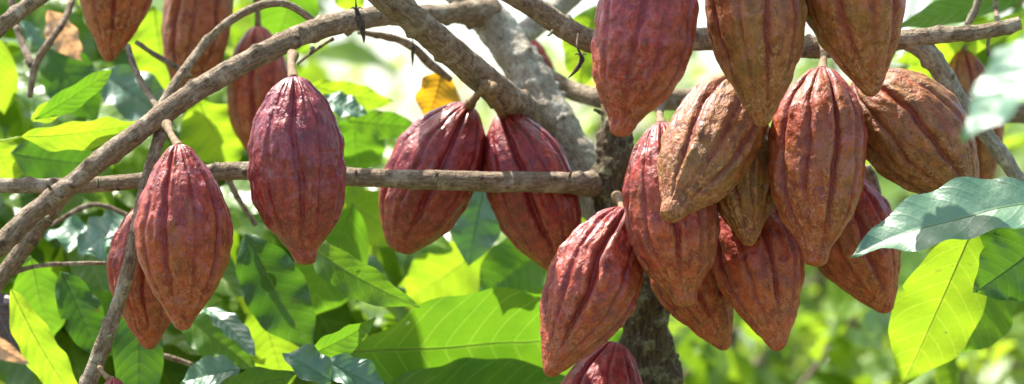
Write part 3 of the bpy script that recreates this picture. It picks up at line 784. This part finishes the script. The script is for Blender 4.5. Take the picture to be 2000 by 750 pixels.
LEAVES = [
 # sharp ones on the right
 dict(label='bright yellow green leaf hanging point down in the lower right', base=(1902, 440, 2.60), tip=(1762, 752, 2.62), width=165, kind='bright', roll=-12, fold=.12, wave=.05, bow=.03, seed=101, holes=((.22, -1.0, .007), (.45, .97, .004), (.60, -.4, .002), (.8, -1.0, .004))),
 dict(label='green hanging leaf partly hidden behind the bright yellow green leaf in the lower right', base=(1965, 440, 2.72), tip=(1885, 690, 2.74), width=175, kind='mid', roll=25, fold=.15, wave=.05, seed=102),
 dict(label='waxy grey green leaf with a thin curled tip reaching left from the right edge', base=(2085, 392, 2.34), tip=(1660, 499, 2.34), width=165, kind='teal', roll=46, bow=.06, fold=.24, wave=.045, seed=103),
 dict(label='dark green leaf folding down at the right edge below the waxy leaf', base=(2060, 455, 2.36), tip=(1902, 572, 2.36), width=150, kind='dark', roll=-15, fold=.15, seed=104),
 dict(label='out of focus pale leaf hanging close to the camera at the upper right edge', base=(2120, 30, 1.62), tip=(1880, 275, 1.62), width=160, kind='teal', roll=48, fold=.12, wave=.05, bow=.03, seed=105),
 dict(label='long green leaf lying flat along the top right edge', base=(2010, -10, 2.80), tip=(1745, 58, 2.80), width=62, kind='mid', roll=30, seed=106),
 dict(label='second long green leaf just under the top right branch end', base=(2000, 30, 2.95), tip=(1740, 120, 2.95), width=75, kind='bright', roll=-40, seed=107),
 dict(label='yellow green leaf between the forked branch and the olive brown pod', base=(1860, 110, 3.0), tip=(1740, 195, 3.0), width=95, kind='bright', roll=20, seed=108),
 dict(label='green leaf between the forked branch and the blurred brown pod', base=(1900, 130, 3.05), tip=(1800, 235, 3.05), width=90, kind='mid', roll=-10, seed=109),
 # bottom centre
 dict(label='biggest leaf, lime green and backlit, spreading along the bottom centre', base=(680, 688, 2.74), tip=(1240, 640, 2.84), width=262, kind='mid', roll=32, fold=.12, bow=.03, wave=.04, seed=110, nv=12.5, stalk=[(650, 712, 2.74)], holes=((.30, .45, .0035), (.18, -.5, .003), (.47, 1.0, .006))),
 dict(label='green leaf under the biggest leaf at the bottom centre', base=(700, 790, 2.72), tip=(1120, 740, 2.80), width=150, kind='mid', roll=18, seed=111),
 dict(label='small folded leaf left of the biggest leaf', base=(588, 700, 2.56), tip=(735, 622, 2.56), width=62, kind='mid', roll=35, fold=.3, seed=112),
 dict(label='curled dark glossy leaf at the bottom edge with white streaks', base=(648, 745, 2.50), tip=(552, 690, 2.50), width=75, kind='teal', roll=-30, fold=.35, wave=.12, seed=113),
 dict(label='dark glossy leaf at the bottom edge right of the curled streaked leaf', base=(630, 705, 2.53), tip=(760, 770, 2.53), width=72, kind='teal', roll=25, fold=.25, wave=.1, seed=114),
 dict(label='green leaf with small holes and a drooping curled tip right of the crimson pod', base=(592, 462, 2.62), tip=(822, 600, 2.56), width=82, kind='mid', roll=28, fold=.2, wave=.05, bow=.10, seed=115, holes=((.42, .35, .006), (.55, -.3, .005))),
 dict(label='dark leaf with a round hole below the crimson pod', base=(478, 455, 2.72), tip=(612, 690, 2.72), width=125, kind='dark', roll=12, seed=116, holes=((.40, .1, .011),)),
 dict(label='bright leaf behind the tip of the crimson pod', base=(690, 395, 2.85), tip=(592, 630, 2.85), width=135, kind='mid', roll=-15, seed=117, holes=((.45, .3, .008), (.6, -.9, .010))),
 dict(label='glowing yellow leaf right of the crimson pod under the level branch', base=(650, 370, 3.0), tip=(800, 470, 3.0), width=120, kind='bright', roll=20, seed=118),
 dict(label='blurred glowing leaf between the holed leaf and the biggest leaf', base=(960, 470, 3.15), tip=(770, 600, 3.15), width=150, kind='bright', roll=-20, seed=119),
 dict(label='grey green leaf hanging between the joined maroon pods', base=(950, 350, 2.88), tip=(915, 520, 2.88), width=105, kind='teal', roll=12, seed=120),
 dict(label='green leaf left of the wine red pod behind the joined pair', base=(1090, 470, 2.95), tip=(930, 590, 2.95), width=130, kind='mid', roll=15, seed=121),
 dict(label='veined lime leaf standing at the bottom left of the small folded leaf', base=(505, 580, 2.82), tip=(560, 760, 2.82), width=110, kind='bright', roll=8, seed=122, nv=12),
 # bottom left
 dict(label='dark blue green leaf hanging straight down at the bottom below the small red pod', base=(272, 585, 2.64), tip=(272, 815, 2.64), width=98, kind='dark', roll=5, seed=123),
 dict(label='mid green leaf under the tip of the orange red pod', base=(345, 610, 2.78), tip=(500, 725, 2.78), width=100, kind='mid', roll=-22, fold=.2, seed=124),
 dict(label='drooping grey green leaf with a long tip below the orange red pod', base=(400, 600, 2.68), tip=(500, 700, 2.62), width=55, kind='teal', roll=40, fold=.3, seed=125),
 dict(label='dark ribbed leaf lying at the bottom edge below the orange red pod', base=(470, 722, 2.60), tip=(352, 748, 2.60), width=75, kind='teal', roll=-30, fold=.2, seed=126),
 dict(label='dark leaf crossing the bottom edge left of the curled streaked leaf', base=(425, 760, 2.58), tip=(580, 730, 2.58), width=75, kind='dark', roll=30, seed=127),
 dict(label='yellow green leaf slanting close to the camera in the lower left corner', base=(22, 565, 2.20), tip=(160, 800, 2.20), width=82, kind='bright', roll=28, fold=.15, seed=128),
 dict(label='shrivelled purple brown leaf at the left edge above the corner', base=(-25, 565, 2.38), tip=(45, 705, 2.38), width=95, kind='dead', roll=10, fold=.3, wave=.14, seed=129),
 dict(label='dry pale leaf tip poking in at the left edge below the purple brown leaf', base=(-60, 640, 2.1), tip=(58, 712, 2.1), width=36, kind='straw', roll=10, fold=.5, wave=.1, seed=130),
 dict(label='netted green leaf behind the purple brown leaf on the left', base=(60, 500, 2.76), tip=(100, 665, 2.76), width=100, kind='mid', roll=10, seed=131),
 dict(label='deep green leaf hanging left of the slanting side branch near the bottom', base=(118, 530, 2.70), tip=(195, 705, 2.70), width=84, kind='dark', roll=-15, fold=.2, seed=132, holes=((.5, .9, .006), (.3, -.3, .003))),
 dict(label='upper pale waxy leaf left of the orange red pod below the level branch', base=(262, 430, 2.80), tip=(150, 500, 2.80), width=110, kind='teal', roll=-48, wave=.1, seed=133),
 dict(label='lower pale waxy leaf left of the slanting side branch', base=(230, 480, 2.86), tip=(80, 455, 2.86), width=95, kind='teal', roll=-52, wave=.1, seed=134),
 dict(label='green leaf behind the slanting side branch left of the small red pod', base=(150, 560, 2.95), tip=(250, 700, 2.95), width=100, kind='mid', roll=-20, seed=135),
 # upper left
 dict(label='bright yellow leaf pointing right above the level branch on the left', base=(38, 268, 2.62), tip=(283, 236, 2.66), width=72, kind='bright', roll=38, fold=.2, wave=.07, seed=136, stalk=[(-30, 275, 2.62), (5, 275, 2.62)]),
 dict(label='slim green leaf rising to the right above the bright yellow leaf', base=(68, 232, 2.68), tip=(225, 130, 2.68), width=52, kind='mid', roll=30, seed=137),
 dict(label='small yellow leaf at the foot of the slim rising leaf', base=(60, 235, 2.7), tip=(135, 190, 2.7), width=45, kind='bright', roll=-30, seed=138),
 dict(label='glowing yellow leaf at the left edge under the corner branch', base=(-10, 70, 2.95), tip=(8, 225, 2.95), width=75, kind='bright', roll=10, seed=139),
 dict(label='yellow leaf at the left edge just above the level branch', base=(-15, 270, 2.9), tip=(28, 360, 2.9), width=90, kind='bright', roll=5, seed=140),
 dict(label='grey green leaf in shade below the upper left pod', base=(190, 140, 2.95), tip=(345, 250, 2.95), width=110, kind='teal', roll=-30, seed=141),
 dict(label='dark leaf above the level branch at the far left', base=(20, 300, 2.85), tip=(215, 322, 2.85), width=105, kind='dark', roll=20, seed=142),
 dict(label='lime leaf between the two brown pods at the top left', base=(300, 10, 3.05), tip=(330, 190, 3.05), width=120, kind='bright', roll=15, seed=143),
 dict(label='bright green leaf above the blurred dull red pod', base=(590, -60, 3.1), tip=(520, 125, 3.1), width=125, kind='mid', roll=-10, seed=144),
 dict(label='glowing leaf left of the crimson pod under the arching branch', base=(385, 190, 3.0), tip=(455, 330, 3.0), width=130, kind='bright', roll=15, seed=145),
 dict(label='dull green leaf behind the small yellow leaf in the upper left', base=(90, 90, 3.0), tip=(190, 240, 3.0), width=110, kind='dark', roll=-15, seed=146),
 dict(label='orange and straw coloured drying leaf beside the upper left pod', base=(95, 20, 2.95), tip=(160, 118, 2.95), width=62, kind='straw', roll=25, wave=.1, seed=147),
 dict(label='pale shiny leaf left of the drying straw coloured leaf', base=(42, 40, 2.95), tip=(90, 110, 2.95), width=40, kind='teal', roll=-40, seed=148),
 # centre
 dict(label='yellow orange leaf hanging between the slanting branch and the maroon pair', base=(862, 138, 2.84), tip=(830, 236, 2.84), width=88, kind='yellow', roll=-20, fold=.35, wave=.14, bow=.12, seed=149),
 dict(label='small light leaf right of the crimson pod in front of the bright gap', base=(605, 165, 3.0), tip=(770, 200, 3.0), width=62, kind='bright', roll=25, seed=150),
 dict(label='pale grey leaf right of the crimson pod', base=(618, 195, 2.9), tip=(718, 225, 2.9), width=62, kind='teal', roll=-45, seed=151),
 dict(label='pointed green leaf between the crimson pod and the maroon pair', base=(680, 235, 2.95), tip=(818, 248, 2.95), width=58, kind='mid', roll=15, seed=152),
 dict(label='broad green leaf beside the right flank of the crimson pod', base=(690, 220, 3.0), tip=(700, 345, 3.0), width=115, kind='mid', roll=0, seed=153),
 dict(label='sliver of yellow leaf at the top edge above the arching branch', base=(668, -40, 2.95), tip=(700, 28, 2.95), width=60, kind='bright', roll=20, seed=154),
 dict(label='bright leaf hanging behind the curled withered pod', base=(1165, 10, 3.05), tip=(1130, 175, 3.05), width=95, kind='bright', roll=35, seed=155),
]
for l in LEAVES: make_leaf(**l)


# ---------------------------------------------------------------- many-leaved plants
def leaves_mesh(specs, ns=9, nx=2, detail=True):
    """specs: (base Vector, axis Vector, normal Vector, L, W, tone, seed) -> merged arrays"""
    V, F, PH, MI, TO = [], [], [], [], []
    off = 0
    cache = {}
    for (b, ax, nm, L, W, tone, sd) in specs:
        key = sd % 12
        if key not in cache:
            r = random.Random(key)
            v, f, at, _ = leaf_arrays(1.0, 0.38, r.uniform(0.04, 0.10), r.uniform(.05, .25), r.uniform(.04, .10), droop=r.uniform(0, .15), seed=key, ns=ns, nx=nx)
            cache[key] = (v, np.array(f), at)
        v, f, at = cache[key]
        y = ax.normalized()
        z = nm - y * nm.dot(y)
        if z.length < 1e-4: z = Vector((0, 0, 1)) - y * y.z
        z.normalize()
        x = y.cross(z)
        m = np.array([[x.x, x.y, x.z], [y.x, y.y, y.z], [z.x, z.y, z.z]])
        vv = v * np.array([W / 0.38, L, L])
        V.append(vv @ m + np.array(b))
        F.append(f + off)
        off += len(v)
        PH.append(at['vphase']); MI.append(at['mid']); TO.append(np.full(len(v), tone))
    return np.concatenate(V), np.concatenate(F), dict(vphase=np.concatenate(PH), mid=np.concatenate(MI), tone=np.concatenate(TO))


def leafy_branch(label, pts, n, length, tone=(0.1, 0.9), seed=0, stem_px=12):
    """a twig of a neighbouring tree with alternate drooping leaves"""
    r = random.Random(seed)
    pp = px_pts([(x, y, d, stem_px * (1 - 0.5 * i / len(pts))) for i, (x, y, d) in enumerate(pts)])
    root = empty('leafy_branch', Vector(pp[0][:3]))
    tag(root, label, 'leafy branch', 'leafy branches behind the pods')
    tube('twig', pp, M['bark'], root, step=0.006, nseg=10, rough=.06, seed=seed)
    c = catmull(pp, 20)[:, :3]
    specs = []
    for i in range(n):
        u = (i + 0.5) / n * (len(c) - 2)
        p = Vector(c[int(u)])
        tdir = (Vector(c[int(u) + 1]) - p).normalized()
        side = tdir.cross(Vector((0, 0.3, 1))).normalized() * (1 if i % 2 else -1)
        ax = side * r.uniform(.4, 1) + tdir * r.uniform(.2, .7) + Vector((0, r.uniform(-.4, .4), r.uniform(-1.1, 0.05)))
        nm = Vector((r.uniform(-.7, .7), r.uniform(-1, .1), r.uniform(.2, 1)))
        L = length * r.uniform(.75, 1.4)
        specs.append((p, ax, nm, L, L * r.uniform(.36, .48), r.uniform(*tone), r.randint(0, 999)))
    v, f, a = leaves_mesh(specs, ns=24, nx=5)
    o0 = Vector(pp[0][:3])
    mesh_obj('foliage', v - np.array(o0), f, M['foliage'], root, loc=o0, attrs=a)
    return root


LB = [
 ('leafy branch filling the left edge above the level branch', [(-120, 60, 3.3), (0, 130, 3.3), (140, 260, 3.3), (240, 330, 3.3)], 16, .17, (.15, .8)),
 ('leafy branch in the upper left behind the top pods', [(-60, -60, 3.6), (120, 0, 3.6), (260, 60, 3.6), (400, 150, 3.6)], 22, .18, (.35, 1)),
 ('leafy branch behind the arching branch left of the crimson pod', [(120, 120, 3.4), (260, 180, 3.4), (400, 240, 3.4), (520, 330, 3.4)], 20, .17, (.35, 1)),
 ('shaded leafy branch below the level branch at the left edge', [(-100, 330, 3.2), (0, 400, 3.2), (120, 440, 3.2), (260, 480, 3.2)], 18, .17, (.2, .8)),
 ('leafy branch in the lower left corner', [(-100, 560, 3.2), (20, 580, 3.2), (140, 640, 3.2), (260, 720, 3.2)], 18, .17, (.15, .8)),
 ('leafy branch behind the slanting side branch and the orange red pod', [(140, 330, 3.6), (300, 400, 3.6), (420, 480, 3.6), (560, 560, 3.6)], 22, .19, (.1, .9)),
 ('dark leafy branch below the orange red pod', [(200, 600, 3.1), (340, 640, 3.1), (460, 680, 3.1), (600, 740, 3.1)], 16, .16, (.1, .7)),
 ('leafy branch below the crimson pod', [(400, 420, 3.3), (500, 470, 3.3), (600, 520, 3.3), (700, 600, 3.3)], 16, .17, (.1, .8)),
 ('sunny leafy branch between the crimson pod and the maroon pair', [(560, 250, 3.6), (660, 300, 3.6), (760, 340, 3.6), (860, 420, 3.6)], 14, .16, (.4, 1)),
 ('leafy branch under the maroon pair', [(700, 420, 3.4), (820, 450, 3.4), (940, 500, 3.4), (1060, 560, 3.4)], 16, .17, (.3, 1)),
 ('leafy branch behind the biggest leaf', [(560, 600, 3.3), (720, 640, 3.3), (880, 680, 3.3), (1080, 700, 3.3)], 18, .18, (.1, .8)),
 ('leafy branch behind the wine red pod', [(880, 560, 3.9), (1000, 590, 3.9), (1100, 640, 3.9), (1180, 720, 3.9)], 14, .18, (.4, 1)),
 ('leafy branch at the right edge behind the glossy leaf', [(2100, 380, 3.6), (2000, 440, 3.6), (1920, 520, 3.6), (1860, 640, 3.6)], 12, .17, (.3, 1)),
 ('sunlit leafy branch low at the far left behind the purple brown leaf', [(-150, 420, 3.9), (0, 480, 3.9), (140, 560, 3.9), (280, 640, 3.9)], 18, .19, (.5, 1)),
 ('sunlit leafy branch behind the gap between the orange red and crimson pods', [(260, 300, 4.0), (400, 360, 4.0), (520, 420, 4.0), (640, 480, 4.0)], 18, .19, (.5, 1)),
 ('sunlit leafy branch at the bottom behind the dark glossy leaves', [(380, 560, 3.8), (520, 620, 3.8), (640, 680, 3.8), (780, 760, 3.8)], 18, .19, (.5, 1)),
 ('drooping leafy branch between the small red pod and the bottom edge', [(120, 420, 3.05), (220, 500, 3.07), (320, 560, 3.1), (420, 600, 3.12)], 12, .18, (.3, .9)),
 ('drooping leafy branch left of the crimson pod below the level branch', [(380, 380, 3.1), (440, 410, 3.12), (540, 450, 3.14), (640, 480, 3.16)], 12, .18, (.3, .9)),
 ('drooping leafy branch above the level branch at the far left', [(-60, 150, 3.05), (60, 190, 3.08), (160, 220, 3.1), (260, 260, 3.12)], 11, .17, (.2, 1)),
 ('sprawling blurred shoot below the red brown pod on the right', [(1560, 760, 4.7), (1620, 680, 4.7), (1680, 600, 4.7), (1720, 520, 4.7)], 14, .20, (.4, 1)),
 ('sprawling blurred shoot between the lower trunk and the cluster', [(1300, 780, 4.9), (1360, 700, 4.9), (1420, 620, 4.9), (1500, 560, 4.9)], 14, .20, (.3, 1)),
 ('leafy branch in the top right corner', [(2100, -40, 3.5), (1980, 10, 3.5), (1880, 60, 3.5), (1780, 130, 3.5)], 12, .17, (.3, 1)),
 ('leafy branch far behind the top left pods', [(200, -80, 4.4), (300, 0, 4.4), (420, 80, 4.4), (560, 120, 4.4)], 18, .20, (.4, 1)),
 ('leafy branch at the left edge far behind the corner branch', [(-150, -80, 4.4), (0, 20, 4.4), (120, 120, 4.4), (240, 240, 4.4)], 22, .20, (.4, 1)),
]
for i, (lab, pts, n, ln, tone) in enumerate(LB):
    leafy_branch(lab, pts, n, ln, tone, seed=200 + i)


def plant(label, x, dist, top_px, spread, n, leaf, tone, seed, group, name='cocoa_bush', cat='bush', bottom=0.15, stems=1, mat='far_foliage', trunk_r=0.03):
    """a bush or tree standing on the ground at real distance"""
    r = random.Random(seed)
    c = P(x, 375, dist)
    topz = CAMZ - (top_px - 375) * K * dist
    root = empty(name, Vector((c.x, dist, 0)))
    tag(root, label, cat, group)
    for k in range(stems):
        a = r.uniform(0, 6.28)
        q = 0.25 * spread
        ex, ey = c.x + q * math.cos(a), dist + q * math.sin(a)
        pts = [(c.x, dist, -0.05, trunk_r), (c.x * .6 + ex * .4, dist * .6 + ey * .4, topz * .4, trunk_r * .8), (ex, ey, topz * .75, trunk_r * .5), (ex, ey, topz * .95, trunk_r * .2)]
        tube('trunk' if stems == 1 else 'stem', pts, M['bark_far'], root, step=0.05, nseg=12, rough=.1, seed=seed)
        # limbs
    for k in range(6):
        a = r.uniform(0, 6.28)
        z0 = topz * r.uniform(.35, .75)
        pts = [(c.x, dist, z0, trunk_r * .45), (c.x + spread * .4 * math.cos(a), dist + spread * .4 * math.sin(a), z0 + topz * .10, trunk_r * .35),
               (c.x + spread * .85 * math.cos(a), dist + spread * .85 * math.sin(a), z0 + topz * .14, trunk_r * .15)]
        tube('limb', pts, M['bark_far'], root, step=0.05, nseg=8, rough=.1, seed=seed + k)
    specs = []
    clumps = [(r.uniform(0, 6.28), r.uniform(.2, 1), r.uniform(bottom, 1), r.uniform(0, 1)) for _ in range(max(6, n // 22))]
    for i in range(n):
        ca, cr, cz, ct = r.choice(clumps)
        rr_ = spread * cr * (1 - 0.45 * abs(cz - .5) * 2 * .6)
        p = Vector((c.x + rr_ * math.cos(ca) + r.gauss(0, spread * .16), dist + rr_ * math.sin(ca) + r.gauss(0, spread * .16), topz * cz + r.gauss(0, topz * .06)))
        if p.z < 0.1: p.z = 0.1 + r.random() * .3
        out = Vector((p.x - c.x, p.y - dist, 0))
        ax = out.normalized() * .7 + Vector((r.gauss(0, .5), r.gauss(0, .5), r.uniform(-1.0, .1)))
        nm = Vector((r.gauss(0, .5), r.gauss(0, .6), 1))
        L = leaf * r.uniform(.6, 1.3)
        tn = min(1, max(0, tone[0] + (tone[1] - tone[0]) * (0.15 + 0.5 * ct + 0.4 * r.random())))
        specs.append((p, ax, nm, L, L * r.uniform(.30, .45), tn, r.randint(0, 999)))
    v, f, a = leaves_mesh(specs, ns=7, nx=1)
    v = v - np.array([c.x, dist, 0])
    mesh_obj('crown', v, f, M[mat], root, loc=Vector((c.x, dist, 0)), attrs=a)
    return root


G1 = 'blurred cocoa bushes in the background'
plant('blurred bush behind the slanting side branch at the far left', -150, 5.6, 60, .75, 420, .24, (.1, .8), 301, G1)
plant('blurred bush behind the orange red pod', 300, 6.4, 40, .75, 460, .24, (.2, 1), 302, G1)
plant('low blurred bush behind the crimson pod', 640, 5.8, 300, .55, 300, .22, (.2, .9), 303, G1)
plant('low blurred bush behind the biggest leaf', 960, 6.6, 420, .7, 300, .24, (.4, 1), 304, G1)
plant('blurred bush right of the lower trunk', 1400, 6.5, 400, .55, 240, .24, (.4, 1), 305, G1)
plant('blurred bush under the right side of the cluster', 1690, 7.4, 330, .55, 260, .24, (.2, 1), 306, G1)
plant('blurred bush behind the hanging leaves at the right edge', 2120, 6.2, 150, .75, 360, .24, (.2, 1), 307, G1)
G2 = 'far cocoa trees in the plantation'
for i, (x, d, tp, sp, n, lab, tn) in enumerate([
    (30, 11, -260, 1.2, 520, 'tall far tree at the left edge', (.2, 1)),
    (340, 13, -180, 1.0, 420, 'far tree above the dull red pod', (.3, 1)),
    (720, 16, 262, 1.1, 240, 'low far tree in the bright gap right of the crimson pod', (.5, 1)),
    (980, 13, 320, 1.4, 340, 'low far tree behind the maroon pair', (.4, 1)),
    (1270, 12, 190, 1.2, 420, 'far tree behind the trunk', (.2, 1)),
    (1560, 15, 60, 1.6, 520, 'far tree behind the middle of the cluster', (.2, 1)),
    (1830, 12, 250, 1.2, 460, 'far tree behind the waxy leaf', (.1, .9)),
    (2080, 14, -60, 1.6, 520, 'tall far tree at the right edge', (.3, 1)),
    (1140, 22, 235, 1.8, 240, 'distant tree left of the bright red pod', (.5, 1)),
    (850, 30, 100, 2.6, 420, 'distant tree under the bright sky in the middle', (.5, 1)),
    (1420, 24, 110, 2.0, 260, 'distant tree between the first two top pods', (.4, 1)),
    (1760, 20, 120, 1.9, 420, 'distant tree right of the cluster', (.3, 1)),
]):
    plant('blurred ' + lab, x, d, tp, sp, n, .30 if d > 15 else .27, tn, 320 + i, G2, name='background_tree', cat='tree', trunk_r=.06, bottom=.1)

# slim pale stems standing in the lower right
for i, (x, d, w, lab) in enumerate([(1640, 6.6, 14, 'slim pale blurred sapling stem below the red brown pod'), (1775, 7.8, 18, 'grey blurred sapling stem left of the bright hanging leaf'),
                                    (1480, 7.0, 12, 'slim blurred sapling stem right of the lower trunk')]):
    c = P(x, 375, d)
    r_ = w * K * d * .5
    root = empty('sapling', Vector((c.x, d, 0)))
    tag(root, lab, 'sapling', 'slim saplings in the background')
    tube('stem', [(c.x, d, -.03, r_), (c.x + .03, d, .8, r_ * .9), (c.x - .02, d, 1.6, r_ * .7), (c.x + .04, d, 2.4, r_ * .5)], M['bark_far'], root, step=.04, nseg=12, rough=.1, seed=i)
    rr = random.Random(i)
    sp = []
    for k in range(26):
        z = rr.uniform(.3, 2.4)
        a = rr.uniform(0, 6.28)
        sp.append((Vector((0, 0, z)), Vector((math.cos(a), math.sin(a), rr.uniform(-.8, .3))), Vector((rr.gauss(0, .4), rr.gauss(0, .4), 1)), rr.uniform(.16, .28), .08, rr.random(), k))
    v, f, a = leaves_mesh(sp, ns=7, nx=1)
    mesh_obj('crown', v, f, M['far_foliage'], root, loc=Vector((c.x, d, 0)), attrs=a)

# ---------------------------------------------------------------- this tree's own crown above the picture, which dapples the pods
r = random.Random(5)
specs = []
centres = [(-.42, 2.52, 2.02), (-.10, 2.60, 2.06), (.16, 2.62, 2.05), (.40, 2.62, 2.00), (.62, 2.7, 2.04), (-.05, 2.9, 2.25), (.35, 2.95, 2.2), (-.35, 2.95, 2.3), (.6, 2.3, 2.25), (.2, 2.35, 2.3)]
for cx, cy, cz in centres:
    for k in range(9):
        p = Vector((cx + r.gauss(0, .07), cy + r.gauss(0, .07), cz + r.gauss(0, .035)))
        a = r.uniform(0, 6.28)
        L = r.uniform(.16, .26)
        specs.append((p, Vector((math.cos(a), math.sin(a), r.uniform(-.5, .1))), Vector((r.gauss(0, .3), r.gauss(0, .3), 1)), L, L * .36, r.uniform(.1, .9), r.randint(0, 999)))
# gaps in the crown where the photograph has sun coming through
gaps = [P(*q) for q in [(1610, 190, 2.41), (1640, 260, 2.40), (1370, 250, 2.40), (1340, 330, 2.38), (1240, 330, 2.41), (1240, 400, 2.40), (1760, 180, 2.46), (1850, 430, 2.34), (1740, 470, 2.34), (1950, 400, 2.34),
                        (1820, 600, 2.62), (1840, 520, 2.60), (1800, 680, 2.68), (930, 620, 2.65), (820, 620, 2.62), (820, 720, 2.65), (1060, 190, 2.72), (1900, 200, 1.62), (1960, 120, 1.62), (1185, 60, 2.36), (870, 640, 2.68), (760, 700, 2.68), (1000, 600, 2.7), (150, 250, 2.64), (520, 220, 2.38),
                        (1120, 450, 2.44), (870, 240, 2.64), (860, 190, 2.84), (450, 120, 2.53), (700, 35, 2.6), (900, 110, 2.55), (330, 330, 2.38), (1000, 120, 2.8)]]
def clear(sp):
    m = sp[0] + sp[1].normalized() * sp[3] * .5
    for q in gaps:
        dlt = m - q
        if dlt.length > 1e-6 and (dlt - SUN * dlt.dot(SUN)).length < 0.085: return False
    return True
specs = [sp for sp in specs if clear(sp)]
v, f, a = leaves_mesh(specs, ns=14, nx=3)
o0 = Vector((0, 2.6, 2.0))
mesh_obj('crown', v - np.array(o0), f, M['foliage'], tree, loc=o0, attrs=a)

# ---------------------------------------------------------------- ground
def mat_ground():
    t = NT('plantation_ground')
    co = t.objco()
    n1, n2 = t.noise(co, 0.9, 5, 0.6), t.noise(co, 14, 4, 0.7)
    col = t.mix(t.ramp(n1, .4, .6), (0.055, 0.105, 0.022), (0.13, 0.10, 0.055))
    col = t.mix(t.math('MULTIPLY', t.ramp(n2, .5, .65), .6), col, (0.20, 0.17, 0.09))
    b = t.bsdf(Base_Color=col, Roughness=.95, Normal=t.bump(n2, .05, .8))
    t.set(t.out.inputs[0], b.outputs[0])
    return t.m


g = mesh_obj('ground', [(-400, -400, 0), (400, -400, 0), (400, 900, 0), (-400, 900, 0)], [(0, 1, 2, 3)], mat_ground(), shade=False)
tag(g, kind='structure')
r = random.Random(12)
specs = []
for i in range(2600):
    y = 3.6 + 22 * r.random() ** 1.4
    x = r.uniform(-.34, .34) * y
    h = r.uniform(.12, .40)
    specs.append((Vector((x, y, 0)), Vector((r.gauss(0, .45), r.gauss(0, .45), 1)), Vector((r.gauss(0, 1), -1, .3)), h, h * .22, r.random(), r.randint(0, 999)))
v, f, a = leaves_mesh(specs, ns=5, nx=1)
u = mesh_obj('undergrowth', v, f, M['far_foliage'], attrs=a)
tag(u, 'low green undergrowth covering the plantation floor', 'undergrowth', kind='stuff')

# ---------------------------------------------------------------- camera, light, sky
cam = bpy.data.cameras.new('camera')
cam.lens, cam.sensor_width, cam.sensor_fit = 85, 36, 'HORIZONTAL'
cam.clip_start, cam.clip_end = 0.05, 2000
cam.dof.use_dof = True
cam.dof.focus_distance = 2.42
cam.dof.aperture_fstop = 4.3
co = bpy.data.objects.new('camera', cam)
COL.objects.link(co)
co.location = (0, 0, CAMZ)
co.rotation_euler = (math.radians(90), 0, 0)
SC.camera = co

ld = bpy.data.lights.new('sun', 'SUN')
ld.energy = 5.0
ld.angle = math.radians(0.5)
ld.color = (1.0, 0.95, 0.86)
lo = bpy.data.objects.new('sun', ld)
COL.objects.link(lo)
lo.rotation_mode = 'QUATERNION'
lo.rotation_quaternion = SUN.to_track_quat('Z', 'Y')
lo.location = (0, 0, 8)

w = bpy.data.worlds.new('World')
SC.world = w
w.use_nodes = True
nt = w.node_tree
bg = nt.nodes.get('Background') or nt.nodes.new('ShaderNodeBackground')
sky = nt.nodes.new('ShaderNodeTexSky')
sky.sky_type = 'NISHITA'
sky.sun_disc = False
sky.sun_elevation = math.asin(SUN.z)
sky.sun_rotation = math.atan2(SUN.x, SUN.y)
sky.air_density = 1.0
sky.dust_density = 2.6
sky.ozone_density = 0.6
nt.links.new(sky.outputs[0], bg.inputs[0])
bg.inputs[1].default_value = 0.14

SC.render.engine = 'CYCLES'
cy = SC.cycles
cy.max_bounces = 8
cy.diffuse_bounces = 4
cy.transmission_bounces = 4
cy.use_denoising = True
cy.sample_clamp_indirect = 6
cy.sample_clamp_direct = 30
vs = SC.view_settings
vs.view_transform = 'Standard'
vs.look = 'None'
vs.exposure = 1.55
vs.gamma = 1
vs.use_curve_mapping = False
